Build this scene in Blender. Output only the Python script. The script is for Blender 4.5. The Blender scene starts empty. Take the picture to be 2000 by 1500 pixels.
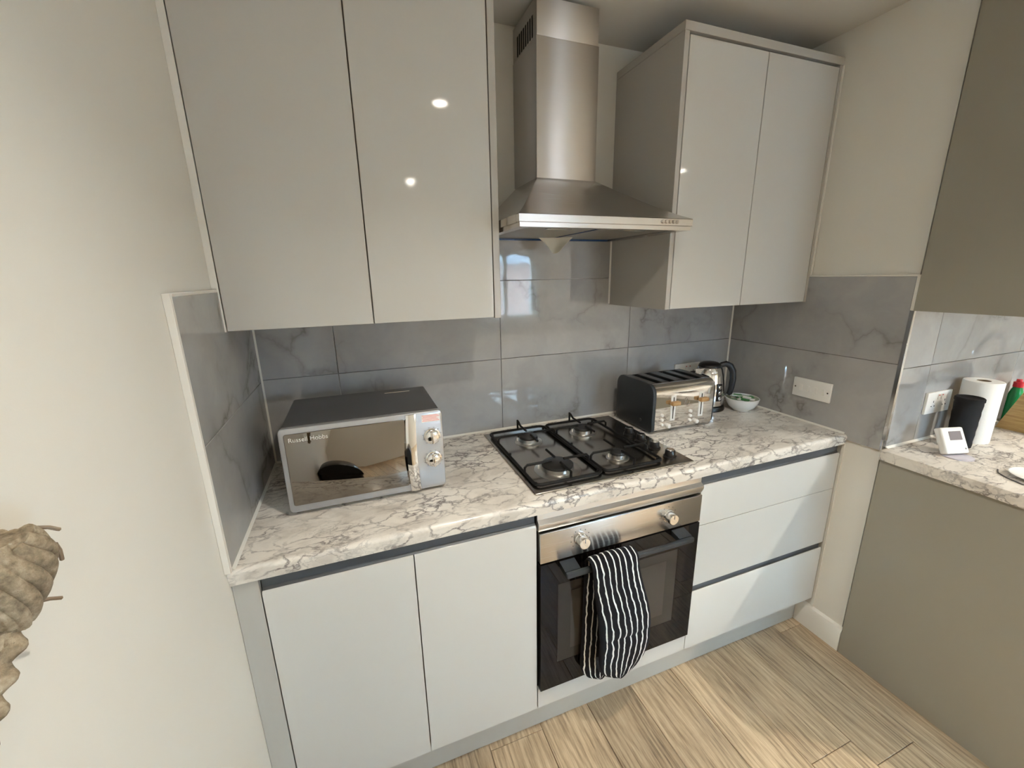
import bpy, bmesh, math, random
from mathutils import Vector, Matrix
random.seed(7)
PI = math.pi
S = bpy.context.scene
C = S.collection

# ------------------------------------------------------------------ camera
CAM = Vector((0.3098, -1.5321, 1.5227)); YAW, PITCH, ROLL, FPX = 0.3562, -0.2548, -0.0188, 810.586
fw = Vector((math.sin(YAW)*math.cos(PITCH), math.cos(YAW)*math.cos(PITCH), math.sin(PITCH)))
rt0 = Vector((math.cos(YAW), -math.sin(YAW), 0)); up0 = rt0.cross(fw)
rt = rt0*math.cos(ROLL) + up0*math.sin(ROLL); up = up0*math.cos(ROLL) - rt0*math.sin(ROLL)
cd = bpy.data.cameras.new('camera'); cam = bpy.data.objects.new('camera', cd); C.objects.link(cam)
cd.sensor_fit = 'HORIZONTAL'; cd.sensor_width = 36; cd.lens = 36*FPX/2000; cd.clip_start = 0.02
cam.matrix_world = Matrix(((rt.x, up.x, -fw.x, CAM.x), (rt.y, up.y, -fw.y, CAM.y), (rt.z, up.z, -fw.z, CAM.z), (0, 0, 0, 1)))
S.camera = cam

# ------------------------------------------------------------------ world, lights, exposure
ZC = 2.335                      # ceiling
YS = -3.9                       # wall behind the camera
XE = 4.6                        # far right wall
w = bpy.data.worlds.new('sky'); S.world = w; w.use_nodes = True
bg = w.node_tree.nodes['Background']; bg.inputs[0].default_value = (0.47, 0.755, 1.0, 1); bg.inputs[1].default_value = 48.0
S.view_settings.view_transform = 'Standard'; S.view_settings.look = 'None'
S.view_settings.gamma = 1; S.view_settings.use_curve_mapping = False; S.view_settings.exposure = 0.92
WX0, WX1, WZ0, WZ1 = 1.85, 2.72, 0.92, 1.84            # window opening in the wall behind the camera
pl = bpy.data.lights.new('window_portal', 'AREA'); pl.shape = 'RECTANGLE'; pl.size = WX1-WX0; pl.size_y = WZ1-WZ0
pl.cycles.is_portal = True
po = bpy.data.objects.new('window_portal', pl); C.objects.link(po)
po.location = ((WX0+WX1)/2, YS-0.02, (WZ0+WZ1)/2); po.rotation_euler = (PI/2, 0, 0)
LAMPS = [(0.80, -1.30, 19, 130), (0.88, -3.0, 17, 165), (2.93, -2.15, 76, 132), (3.40, -3.2, 40, 140)]
LAMP_COL = (1.0, 0.925, 0.80)

# ------------------------------------------------------------------ materials
def newmat(name):
    m = bpy.data.materials.new(name); m.use_nodes = True
    return m, m.node_tree.nodes, m.node_tree.links, m.node_tree.nodes['Principled BSDF']
def mat(name, col, rough=0.5, metal=0.0, spec=0.5, coat=0.0, trans=0.0, ior=1.45, emit=None, estr=0, bump=0, bscale=200, sss=0):
    m, n, l, b = newmat(name)
    b.inputs['Base Color'].default_value = (*col, 1); b.inputs['Roughness'].default_value = rough
    b.inputs['Metallic'].default_value = metal; b.inputs['Specular IOR Level'].default_value = spec
    b.inputs['Coat Weight'].default_value = coat; b.inputs['Coat Roughness'].default_value = 0.04
    b.inputs['Transmission Weight'].default_value = trans; b.inputs['IOR'].default_value = ior
    if emit: b.inputs['Emission Color'].default_value = (*emit, 1); b.inputs['Emission Strength'].default_value = estr
    if bump:
        t = n.new('ShaderNodeTexCoord'); z = n.new('ShaderNodeTexNoise'); z.inputs['Scale'].default_value = bscale
        z.inputs['Detail'].default_value = 4
        u = n.new('ShaderNodeBump'); u.inputs['Strength'].default_value = bump; u.inputs['Distance'].default_value = 0.002
        l.new(t.outputs['Object'], z.inputs['Vector']); l.new(z.outputs['Fac'], u.inputs['Height']); l.new(u.outputs['Normal'], b.inputs['Normal'])
    return m
def ramp(n, stops):
    r = n.new('ShaderNodeValToRGB'); e = r.color_ramp.elements
    while len(e) < len(stops): e.new(0.5)
    for k, (p, c) in enumerate(stops): e[k].position = p; e[k].color = (*c, 1) if len(c) == 3 else c
    return r
def math_(n, l, op, a, b=None, clamp=False):
    q = n.new('ShaderNodeMath'); q.operation = op; q.use_clamp = clamp
    for i, v in enumerate((a, b)):
        if v is None: continue
        if hasattr(v, 'is_linked'): l.new(v, q.inputs[i])
        else: q.inputs[i].default_value = v
    return q.outputs[0]
def coords(n, l, sc=(1, 1, 1), rand=0.0, rot=(0, 0, 0)):
    t = n.new('ShaderNodeTexCoord'); m = n.new('ShaderNodeMapping'); m.inputs['Scale'].default_value = sc; m.inputs['Rotation'].default_value = rot
    l.new(t.outputs['Object'], m.inputs['Vector'])
    if rand:
        o = n.new('ShaderNodeObjectInfo'); v = n.new('ShaderNodeVectorMath'); v.operation = 'SCALE'
        v.inputs[0].default_value = (rand, rand*0.7, rand*1.3); l.new(o.outputs['Random'], v.inputs['Scale']); l.new(v.outputs[0], m.inputs['Location'])
        return m.outputs[0], o
    return m.outputs[0], None
def noise(n, l, v, scale, detail=5, rough=0.55, dist=0.0):
    z = n.new('ShaderNodeTexNoise'); z.inputs['Scale'].default_value = scale; z.inputs['Detail'].default_value = detail
    z.inputs['Roughness'].default_value = rough; z.inputs['Distortion'].default_value = dist; l.new(v, z.inputs['Vector']); return z
def warp(n, l, v, scale, amt, detail=4):
    z = noise(n, l, v, scale, detail); s = n.new('ShaderNodeVectorMath'); s.operation = 'SUBTRACT'; s.inputs[1].default_value = (.5, .5, .5)
    l.new(z.outputs['Color'], s.inputs[0]); k = n.new('ShaderNodeVectorMath'); k.operation = 'SCALE'; k.inputs['Scale'].default_value = amt
    l.new(s.outputs[0], k.inputs[0]); a = n.new('ShaderNodeVectorMath'); a.operation = 'ADD'; l.new(v, a.inputs[0]); l.new(k.outputs[0], a.inputs[1]); return a.outputs[0]
def mixc(n, l, fac, a, b):
    m = n.new('ShaderNodeMix'); m.data_type = 'RGBA'
    for sock, v in ((m.inputs['Factor'], fac), (m.inputs['A'], a), (m.inputs['B'], b)):
        if hasattr(v, 'is_linked'): l.new(v, sock)
        elif isinstance(v, (int, float)): sock.default_value = v
        else: sock.default_value = (*v, 1)
    return m.outputs['Result']

def marble_worktop():
    m, n, l, b = newmat('worktop_marble')
    v, _ = coords(n, l, (1, 1.8, 1.6), rot=(0, 0, 0.35))
    wv = warp(n, l, v, 7.5, 0.16, 7); wv = warp(n, l, wv, 30, 0.045, 5)
    vo = n.new('ShaderNodeTexVoronoi'); vo.feature = 'DISTANCE_TO_EDGE'; vo.inputs['Scale'].default_value = 13; l.new(wv, vo.inputs['Vector'])
    v2 = n.new('ShaderNodeTexVoronoi'); v2.feature = 'DISTANCE_TO_EDGE'; v2.inputs['Scale'].default_value = 34; l.new(wv, v2.inputs['Vector'])
    r1 = ramp(n, [(0.0, (1, 1, 1)), (0.028, (.65, .65, .65)), (0.085, (0, 0, 0))]); l.new(vo.outputs['Distance'], r1.inputs[0])
    r2 = ramp(n, [(0.0, (1, 1, 1)), (0.08, (0, 0, 0))]); l.new(v2.outputs['Distance'], r2.inputs[0])
    k1 = noise(n, l, v, 6, 5, .6); q1 = ramp(n, [(0.38, (.05, .05, .05)), (0.58, (1, 1, 1))]); l.new(k1.outputs['Fac'], q1.inputs[0])
    k2 = noise(n, l, v, 4.2, 4, .6); q2 = ramp(n, [(0.52, (0, 0, 0)), (0.70, (1, 1, 1))]); l.new(k2.outputs['Fac'], q2.inputs[0])
    a = math_(n, l, 'MULTIPLY', r1.outputs[0], q1.outputs[0]); c = math_(n, l, 'MULTIPLY', r2.outputs[0], q2.outputs[0])
    vein = math_(n, l, 'MAXIMUM', a, math_(n, l, 'MULTIPLY', c, 0.8), True)
    cl = noise(n, l, wv, 7, 4, .6); base = ramp(n, [(0.32, (.58, .53, .47)), (0.52, (.78, .73, .66)), (0.8, (.84, .80, .73))]); l.new(cl.outputs['Fac'], base.inputs[0])
    col = mixc(n, l, math_(n, l, 'MULTIPLY', vein, 0.92), base.outputs[0], (.12, .10, .10))
    l.new(col, b.inputs['Base Color']); b.inputs['Roughness'].default_value = 0.22; b.inputs['Specular IOR Level'].default_value = 0.45
    return m
def marble_tile():
    m, n, l, b = newmat('tile_marble')
    v, o = coords(n, l, (1, 1, 1.0), rand=9.0, rot=(0.2, 0.55, 0.1))
    wv = warp(n, l, v, 2.6, 0.55, 5); wv = warp(n, l, wv, 11, 0.05, 4)
    vo = n.new('ShaderNodeTexVoronoi'); vo.feature = 'DISTANCE_TO_EDGE'; vo.inputs['Scale'].default_value = 2.1; l.new(wv, vo.inputs['Vector'])
    r1 = ramp(n, [(0.0, (1, 1, 1)), (0.012, (.55, .55, .55)), (0.05, (.12, .12, .12)), (0.12, (0, 0, 0))]); l.new(vo.outputs['Distance'], r1.inputs[0])
    k1 = noise(n, l, v, 2.8, 4, .6); q1 = ramp(n, [(0.42, (0, 0, 0)), (0.62, (1, 1, 1))]); l.new(k1.outputs['Fac'], q1.inputs[0])
    cl = noise(n, l, wv, 2.4, 5, .6); base = ramp(n, [(0.3, (.32, .32, .325)), (0.6, (.42, .416, .41)), (0.8, (.49, .485, .475))]); l.new(cl.outputs['Fac'], base.inputs[0])
    f = math_(n, l, 'MULTIPLY', math_(n, l, 'MULTIPLY', r1.outputs[0], q1.outputs[0]), 0.85)
    l.new(mixc(n, l, f, base.outputs[0], (.17, .16, .15)), b.inputs['Base Color'])
    b.inputs['Roughness'].default_value = 0.04; b.inputs['Specular IOR Level'].default_value = 0.65
    z = noise(n, l, v, 7, 2, .5); u = n.new('ShaderNodeBump'); u.inputs['Strength'].default_value = 0.05; u.inputs['Distance'].default_value = 0.01
    l.new(z.outputs['Fac'], u.inputs['Height']); l.new(u.outputs['Normal'], b.inputs['Normal'])
    return m
def wood_floor():
    m, n, l, b = newmat('oak_plank')
    v, o = coords(n, l, (1, 1, 1), rand=11.0)
    mp = n.new('ShaderNodeMapping'); mp.inputs['Scale'].default_value = (1, 0.16, 1); l.new(v, mp.inputs['Vector'])
    wv = warp(n, l, mp.outputs[0], 5.0, 0.16, 3)
    wa = n.new('ShaderNodeTexWave'); wa.wave_type = 'BANDS'; wa.bands_direction = 'X'; wa.inputs['Scale'].default_value = 14; wa.inputs['Distortion'].default_value = 12
    wa.inputs['Detail'].default_value = 3; wa.inputs['Detail Scale'].default_value = 0.9; l.new(wv, wa.inputs['Vector'])
    m2 = n.new('ShaderNodeMapping'); m2.inputs['Scale'].default_value = (1, 0.045, 1); l.new(v, m2.inputs['Vector'])
    g = noise(n, l, m2.outputs[0], 190, 6, .75)
    m3 = n.new('ShaderNodeMapping'); m3.inputs['Scale'].default_value = (1, 0.25, 1); l.new(v, m3.inputs['Vector'])
    big = noise(n, l, m3.outputs[0], 9, 3, .5)
    c1 = ramp(n, [(0.12, (.17, .115, .065)), (0.36, (.37, .26, .15)), (0.58, (.52, .375, .225)), (0.85, (.66, .495, .315))])
    s = math_(n, l, 'ADD', math_(n, l, 'MULTIPLY', wa.outputs['Fac'], 0.20), math_(n, l, 'MULTIPLY', math_(n, l, 'SUBTRACT', g.outputs['Fac'], 0.5), 1.35))
    s = math_(n, l, 'ADD', s, 0.35)
    s = math_(n, l, 'ADD', s, math_(n, l, 'MULTIPLY', math_(n, l, 'SUBTRACT', big.outputs['Fac'], 0.5), 0.55), True)
    l.new(s, c1.inputs[0])
    tone = math_(n, l, 'ADD', math_(n, l, 'MULTIPLY', o.outputs['Random'], 0.26), 0.78)
    hs = n.new('ShaderNodeHueSaturation'); hs.inputs['Saturation'].default_value = 0.92; l.new(tone, hs.inputs['Value']); l.new(c1.outputs[0], hs.inputs['Color'])
    l.new(hs.outputs[0], b.inputs['Base Color']); b.inputs['Roughness'].default_value = 0.42
    u = n.new('ShaderNodeBump'); u.inputs['Strength'].default_value = 0.15; u.inputs['Distance'].default_value = 0.001; l.new(g.outputs['Fac'], u.inputs['Height']); l.new(u.outputs['Normal'], b.inputs['Normal'])
    return m
def brushed(name, col, rough, axis=(1, 1, 60), spread=0.12, warpb=0.0, aniso=0.0):
    m, n, l, b = newmat(name)
    v, _ = coords(n, l, axis); z = noise(n, l, v, 6, 3, .6)
    r = math_(n, l, 'ADD', math_(n, l, 'MULTIPLY', z.outputs['Fac'], spread), rough-spread/2, True); l.new(r, b.inputs['Roughness'])
    b.inputs['Metallic'].default_value = 1
    if aniso:
        tg = n.new('ShaderNodeTangent'); tg.direction_type = 'RADIAL'; tg.axis = 'Z'; l.new(tg.outputs[0], b.inputs['Tangent'])
        b.inputs['Anisotropic'].default_value = aniso; b.inputs['Anisotropic Rotation'].default_value = 0.25
    c = ramp(n, [(0.3, tuple(x*0.965 for x in col)), (0.7, col)]); l.new(z.outputs['Fac'], c.inputs[0]); l.new(c.outputs[0], b.inputs['Base Color'])
    if warpb:
        v2, _ = coords(n, l, (1, 1, .5)); q = noise(n, l, v2, 5, 1); u = n.new('ShaderNodeBump'); u.inputs['Strength'].default_value = warpb; u.inputs['Distance'].default_value = 0.02
        l.new(q.outputs['Fac'], u.inputs['Height']); l.new(u.outputs['Normal'], b.inputs['Normal'])
    return m
def stripes():
    m, n, l, b = newmat('striped_cotton')
    t = n.new('ShaderNodeUVMap'); t.uv_map = 'UVMap'
    s = n.new('ShaderNodeSeparateXYZ'); l.new(t.outputs[0], s.inputs[0])
    c = n.new('ShaderNodeCombineXYZ'); l.new(math_(n, l, 'MULTIPLY', s.outputs[1], 1.0), c.inputs[1]); l.new(s.outputs[0], c.inputs[0])
    z = noise(n, l, c.outputs[0], 26, 2, .5)
    x = math_(n, l, 'ADD', s.outputs[0], math_(n, l, 'MULTIPLY', math_(n, l, 'SUBTRACT', z.outputs['Fac'], .5), 0.012))
    f = math_(n, l, 'FRACT', math_(n, l, 'MULTIPLY', x, 1/0.0205))
    d = math_(n, l, 'ABSOLUTE', math_(n, l, 'SUBTRACT', f, 0.5))
    k = math_(n, l, 'LESS_THAN', d, 0.105)
    l.new(mixc(n, l, k, (.006, .006, .008), (.75, .74, .70)), b.inputs['Base Color']); b.inputs['Roughness'].default_value = 0.9; b.inputs['Specular IOR Level'].default_value = 0.2
    return m
def bamboo():
    m, n, l, b = newmat('bamboo'); v, _ = coords(n, l, (3, 3, 40)); z = noise(n, l, v, 2.2, 4, .6, 1)
    r = ramp(n, [(0.3, (.36, .21, .07)), (0.55, (.52, .34, .13)), (0.75, (.62, .43, .19))]); l.new(z.outputs['Fac'], r.inputs[0]); l.new(r.outputs[0], b.inputs['Base Color']); b.inputs['Roughness'].default_value = 0.45
    return m
def jute():
    m, n, l, b = newmat('jute'); v, _ = coords(n, l, (1, 1, 1)); z = noise(n, l, v, 70, 5, .7)
    r = ramp(n, [(0.3, (.10, .075, .045)), (0.5, (.26, .205, .135)), (0.75, (.48, .40, .29))]); l.new(z.outputs['Fac'], r.inputs[0]); l.new(r.outputs[0], b.inputs['Base Color']); b.inputs['Roughness'].default_value = 0.9
    u = n.new('ShaderNodeBump'); u.inputs['Strength'].default_value = 0.8; u.inputs['Distance'].default_value = 0.003; l.new(z.outputs['Fac'], u.inputs['Height']); l.new(u.outputs['Normal'], b.inputs['Normal'])
    return m
def brickwork():
    m, n, l, b = newmat('outdoor_brick'); t = n.new('ShaderNodeTexCoord'); mp = n.new('ShaderNodeMapping'); mp.inputs['Rotation'].default_value = (PI/2, 0, 0); l.new(t.outputs['Object'], mp.inputs['Vector'])
    k = n.new('ShaderNodeTexBrick'); k.inputs['Scale'].default_value = 4; k.inputs['Color1'].default_value = (.13, .06, .045, 1); k.inputs['Color2'].default_value = (.17, .085, .06, 1); k.inputs['Mortar'].default_value = (.2, .17, .15, 1)
    l.new(mp.outputs[0], k.inputs['Vector']); l.new(k.outputs['Color'], b.inputs['Base Color']); b.inputs['Roughness'].default_value = 0.9
    return m

M = dict(
    gloss=mat('gloss_cabinet', (.565, .553, .52), 0.055, spec=0.5),
    matte=mat('cabinet_side', (.47, .45, .41), 0.22, spec=0.4),
    endpanel=mat('end_panel_matt', (.32, .30, .25), 0.25, spec=0.4),
    plinth=mat('plinth_grey', (.42, .40, .36), 0.4),
    wall=mat('wall_paint', (.77, .75, .695), 0.75, spec=0.25, bump=0.05, bscale=350),
    ceil=mat('ceiling_paint', (.62, .595, .54), 0.85, spec=0.2, bump=0.04, bscale=350),
    white=mat('white_gloss', (.80, .78, .73), 0.3), caulk=mat('caulk', (.78, .76, .70), 0.45), plastic=mat('white_plastic', (.82, .81, .78), 0.28),
    grout=mat('grout', (.42, .41, .39), 0.8), chrome=mat('chrome', (.82, .82, .82), 0.05, 1), trim=mat('chrome_trim', (.55, .55, .55), 0.15, 1),
    alu=mat('aluminium', (.72, .73, .74), 0.28, 1), channel=mat('channel_grey', (.075, .078, .082), 0.4), black=mat('black', (.010, .010, .011), 0.35),
    blackgloss=mat('black_glass', (.006, .005, .005), 0.03, spec=0.22), mirror=mat('mirror_glass', (.24, .22, .195), 0.02, 1),
    iron=mat('cast_iron', (.008, .008, .008), 0.55, spec=0.25), enamel=mat('burner_cap', (.018, .018, .018), 0.42), burner=mat('burner_alloy', (.55, .54, .52), 0.28, 1),
    ovenin=mat('oven_cavity', (.10, .085, .07), 0.35), mwbody=mat('microwave_body', (.13, .13, .135), 0.42, 0.55), silver=mat('silver_plastic', (.46, .47, .49), 0.25, 0.55),
    slate=mat('slate_plastic', (.022, .026, .029), 0.35), slot=mat('dark_slot', (.004, .004, .004), 0.8), toptray=mat('dark_steel', (.16, .16, .16), 0.3, 1),
    woodknob=mat('wood_knob', (.42, .24, .10), 0.5), ceramic=mat('ceramic', (.78, .78, .76), 0.2), ceramic_in=mat('ceramic_green', (.55, .62, .50), 0.25),
    sachet_g=mat('sachet_green', (.06, .22, .07), 0.4), sachet_w=mat('sachet_white', (.75, .74, .70), 0.4), red=mat('red', (.55, .02, .03), 0.35), green=mat('green_bottle', (.01, .22, .06), 0.2),
    pink=mat('sticker_print', (.78, .33, .31), 0.5), paper=mat('paper', (.72, .68, .58), 0.8), paperroll=mat('kitchen_paper', (.88, .87, .84), 0.9, spec=0.1, bump=0.4, bscale=260), blue=mat('blue_film', (.02, .06, .17), 0.25),
    fabric=mat('black_fabric', (.016, .016, .017), 0.85, spec=0.2, bump=0.5, bscale=500), card=mat('cardboard', (.25, .19, .13), 0.9), screen=mat('lcd', (.22, .19, .19), 0.15), filt=mat('filter_mesh', (.36, .34, .30), 0.4, 0.7),
    lens=mat('lamp_lens', (.9, .9, .9), 0.4, emit=(1.0, .92, .80), estr=60), glass=mat('window_glass', (1, 1, 1), 0.0, trans=1.0, ior=1.02), roof=mat('roof_slate', (.12, .12, .13), 0.8),
    print=mat('print_grey', (.08, .08, .09), 0.5), logo=mat('logo_grey', (.62, .60, .56), 0.4),
    marble=marble_worktop(), tile=marble_tile(), plank=wood_floor(), steel=brushed('brushed_steel', (.60, .575, .55), 0.27, (1, 1, 300), 0.02, 0, 0.75), steelv=brushed('brushed_steel_chimney', (.60, .57, .54), 0.40, (1, 1, 300), 0.02, 0.05, 0.95),
    hobsteel=brushed('hob_steel', (.46, .43, .39), 0.22, (200, 2, 2), 0.03), stripe=stripes(), bamboo=bamboo(), jute=jute(), brick=brickwork())

# ------------------------------------------------------------------ mesh helpers
class B:
    def __init__(s): s.bm = bmesh.new()
    def box(s, x0, x1, y0, y1, z0, z1, bev=0.0, seg=2):
        b = bmesh.new(); bmesh.ops.create_cube(b, size=1)
        for v in b.verts: v.co = Vector(((x0+x1)/2+v.co.x*(x1-x0), (y0+y1)/2+v.co.y*(y1-y0), (z0+z1)/2+v.co.z*(z1-z0)))
        if bev: bmesh.ops.bevel(b, geom=b.edges[:], offset=bev, segments=seg, affect='EDGES', profile=0.5)
        return s.add(b)
    def add(s, b, mx=None):
        if mx is not None: bmesh.ops.transform(b, matrix=mx, verts=b.verts)
        me = bpy.data.meshes.new('t'); b.to_mesh(me); b.free(); s.bm.from_mesh(me); bpy.data.meshes.remove(me); return s
    def lathe(s, prof, c=(0, 0, 0), seg=32, axis='z', cap=True):
        b = bmesh.new(); rings = []
        for r, z in prof:
            if r < 1e-6: rings.append([b.verts.new((0, 0, z))])
            else: rings.append([b.verts.new((r*math.cos(2*PI*k/seg), r*math.sin(2*PI*k/seg), z)) for k in range(seg)])
        for a, d in zip(rings, rings[1:]):
            for k in range(seg):
                j = (k+1) % seg
                if len(a) == 1 and len(d) == 1: break
                if len(a) == 1: b.faces.new((a[0], d[j], d[k]))
                elif len(d) == 1: b.faces.new((a[k], a[j], d[0]))
                else: b.faces.new((a[k], a[j], d[j], d[k]))
        if cap:
            for q in (rings[0], rings[-1]):
                if len(q) > 1: b.faces.new(q)
        bmesh.ops.recalc_face_normals(b, faces=b.faces[:])
        R = {'z': Matrix.Identity(4), 'y': Matrix.Rotation(PI/2, 4, 'X'), 'x': Matrix.Rotation(PI/2, 4, 'Y')}[axis]
        return s.add(b, Matrix.Translation(c) @ R)
    def tube(s, pts, r, seg=10, closed=False):
        b = bmesh.new(); P = [Vector(p) for p in pts]; n = len(P); rings = []; ref = None
        for i in range(n):
            a = P[i-1] if (i > 0 or closed) else P[i]; d = P[(i+1) % n] if (i < n-1 or closed) else P[i]
            t = (d-a).normalized()
            if ref is None: ref = t.orthogonal().normalized()
            ref = (ref - t*ref.dot(t)).normalized(); q = t.cross(ref); rr = r[i] if isinstance(r, (list, tuple)) else r
            rings.append([b.verts.new(P[i]+(ref*math.cos(2*PI*k/seg)+q*math.sin(2*PI*k/seg))*rr) for k in range(seg)])
        pairs = list(zip(rings, rings[1:])) + ([(rings[-1], rings[0])] if closed else [])
        for a, d in pairs:
            for k in range(seg): b.faces.new((a[k], a[(k+1) % seg], d[(k+1) % seg], d[k]))
        if not closed: b.faces.new(rings[0]); b.faces.new(rings[-1])
        bmesh.ops.recalc_face_normals(b, faces=b.faces[:]); return s.add(b)
    def prism(s, poly, a0, a1, axis='x', bev=0.0):
        b = bmesh.new()
        f = {'x': lambda p, a: (a, p[0], p[1]), 'y': lambda p, a: (p[0], a, p[1]), 'z': lambda p, a: (p[0], p[1], a)}[axis]
        A = [b.verts.new(f(p, a0)) for p in poly]; D = [b.verts.new(f(p, a1)) for p in poly]; n = len(poly)
        for k in range(n): b.faces.new((A[k], A[(k+1) % n], D[(k+1) % n], D[k]))
        b.faces.new(A); b.faces.new(D); bmesh.ops.recalc_face_normals(b, faces=b.faces[:])
        if bev:
            e = [x for x in b.edges if x.verts[0].co[{'x': 0, 'y': 1, 'z': 2}[axis]] == x.verts[1].co[{'x': 0, 'y': 1, 'z': 2}[axis]]]
            bmesh.ops.bevel(b, geom=e, offset=bev, segments=2, affect='EDGES', profile=0.5)
        return s.add(b)
    def faces(s, verts, faces):
        b = bmesh.new(); V = [b.verts.new(v) for v in verts]
        for f in faces: b.faces.new([V[i] for i in f])
        bmesh.ops.recalc_face_normals(b, faces=b.faces[:]); return s.add(b)
    def xf(s, mx): bmesh.ops.transform(s.bm, matrix=mx, verts=s.bm.verts); return s
WL = {}
def finish(me, ang=38):
    bm = bmesh.new(); bm.from_mesh(me)
    for f in bm.faces: f.smooth = True
    for e in bm.edges:
        e.smooth = not (len(e.link_faces) != 2 or e.calc_face_angle(0) > math.radians(ang))
    bm.to_mesh(me); bm.free()
def obj(name, b, m, parent=None, label=None, kind=None):
    me = bpy.data.meshes.new(name); bm = b.bm; co = [v.co for v in bm.verts]
    lo = [min(c[i] for c in co) for i in range(3)]; hi = [max(c[i] for c in co) for i in range(3)]
    c = Vector(((lo[0]+hi[0])/2, (lo[1]+hi[1])/2, lo[2]))
    bmesh.ops.translate(bm, vec=-c, verts=bm.verts); bm.to_mesh(me); bm.free(); finish(me)
    me.materials.append(M[m] if isinstance(m, str) else m)
    o = bpy.data.objects.new(name, me); C.objects.link(o); place(o, c, parent)
    if label: o['label'] = label
    if kind: o['kind'] = kind
    return o
def place(o, c, parent):
    c = Vector(c); WL[o.name] = c; o.location = c
    if parent: o.parent = parent; o.location = c - WL[parent.name]
def tag(o, label, cat, group=None):
    o['label'] = label; o['category'] = cat
    if group: o['group'] = group
    return o
def thing(name, loc, label, cat, group=None):
    o = bpy.data.objects.new(name, None); o.empty_display_size = 0.05; C.objects.link(o); place(o, loc, None); return tag(o, label, cat, group)
def copy_tree(o, delta=(0, 0, 0), parent=None):
    c = o.copy(); C.objects.link(c); c.parent = parent
    WL[c.name] = WL[o.name] + Vector(delta)
    if parent is None: c.location = WL[c.name]
    for ch in list(o.children): copy_tree(ch, delta, c)
    return c
def instance(name, me, loc, parent):
    o = bpy.data.objects.new(name, me); C.objects.link(o); place(o, loc, parent); return o
def struct(name, b, m): return obj(name, b, m, None, None, 'structure')
def text(name, s, size, m, parent, loc, rot, ext=0.0003, align='CENTER'):
    cu = bpy.data.curves.new(name, 'FONT'); cu.body = s; cu.size = size; cu.extrude = ext; cu.align_x = align; cu.align_y = 'CENTER'
    t = bpy.data.objects.new('tmp', cu); me = bpy.data.meshes.new_from_object(t); me.name = name; bpy.data.objects.remove(t)
    me.transform(Matrix(rot).to_4x4()); me.materials.append(M[m]); o = bpy.data.objects.new(name, me); C.objects.link(o); place(o, loc, parent); return o
FACE_FRONT = ((1, 0, 0), (0, 0, -1), (0, 1, 0))      # text lying in xz facing -y

# ------------------------------------------------------------------ constants of the kitchen
H, TC = 0.909, 0.040              # worktop top, thickness
W = 2.033                         # right tile face
DC, DD = 0.587, 0.575             # worktop front, door faces
ZU = 1.400                        # underside of wall cabinets
YN = -0.706                       # end of the right wall
XO, X2 = 0.7345, 1.3345           # oven bay
H2 = 0.900                        # second worktop

# ------------------------------------------------------------------ shell
T = 0.012
floor = struct('floor', B().box(-0.2, XE, YS, 0.1, -0.10, -0.012), 'slot')
PW, PL = 0.1885, 1.22
x = 0.0142 - PW
plank_me = None
col = -1
while x < XE - 0.02:
    off = {10: -1.02, 9: -0.78}.get(col, -0.05 - (col*0.467 % 1.0)*PL)
    if col == 10: off = -0.556
    if col == 9: off = -1.025
    y = off
    ys = [y + PL] + [y - k*PL for k in range(6)]
    for ya in ys:
        if ya - PL > -0.40: continue
        y1 = min(ya, -0.02); y0 = max(ya - PL, YS + 0.005)
        if y1 - y0 < 0.02: continue
        full = abs((y1-y0)-PL) < 1e-6 and x > 0
        if full and plank_me: instance('plank', plank_me, (x+PW/2, (y0+y1)/2, -0.012), floor)
        else:
            o = obj('plank', B().box(max(x+0.0007, -0.0115), x+PW-0.0007, y0+0.0007, y1-0.0007, -0.012, 0.0, 0.0012, 1), 'plank', floor)
            if full: plank_me = o.data
    x += PW; col += 1
struct('ceiling', B().box(-0.2, XE, YS, 0.2, ZC, ZC+0.1), 'ceil')
wall_back = struct('wall_back', B().box(-0.2, 2.3, 0.010, 0.15, -0.1, ZC), 'wall')
wall_left = struct('wall_left', B().box(-0.15, -T, YS, 0.010, -0.1, ZC), 'wall')
wall_right = struct('wall_right', B().box(W+0.010, XE, YN+0.010, 0.010, -0.1, ZC), 'wall')
struct('wall_far', B().box(XE, XE+0.1, YS, 0.1, -0.1, ZC), 'wall')
wf = B()
for a in ((-0.2, WX0, -0.1, ZC), (WX1, XE, -0.1, ZC), (WX0, WX1, -0.1, WZ0), (WX0, WX1, WZ1, ZC)): wf.box(a[0], a[1], YS-0.22, YS, a[2], a[3])
struct('wall_front', wf, 'wall')
# window behind the camera, with panes
fr = B()
for a in ((WX0, WX0+0.06, WZ0, WZ1), (WX1-0.06, WX1, WZ0, WZ1), (WX0+0.06, WX1-0.06, WZ0, WZ0+0.06), (WX0+0.06, WX1-0.06, WZ1-0.06, WZ1)): fr.box(a[0], a[1], YS-0.12, YS-0.06, a[2], a[3])
win = struct('window_1', fr, 'white')
xm = (WX0+WX1)/2
obj('mullion', B().box(xm-0.03, xm+0.03, YS-0.12, YS-0.06, WZ0+0.06, WZ1-0.06), 'white', win)
for a, c in ((WX0+0.06, xm-0.03), (xm+0.03, WX1-0.06)): obj('pane', B().box(a, c, YS-0.092, YS-0.088, WZ0+0.06, WZ1-0.06), 'glass', win)
obj('window_sill', B().box(WX0-0.03, WX1+0.03, YS-0.06, YS+0.04, WZ0-0.03, WZ0), 'white', win)
hb = thing('brick_house', (3, -14, -3), 'red brick house standing outside, seen through the window', 'house')
obj('wall', B().box(-4, 10, -16, -14, -3, 1.9), 'brick', hb)
obj('roof', B().prism([(-16.3, 1.9), (-13.7, 1.9), (-15, 3.0)], -4.2, 10.2, 'x'), 'roof', hb)

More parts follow.
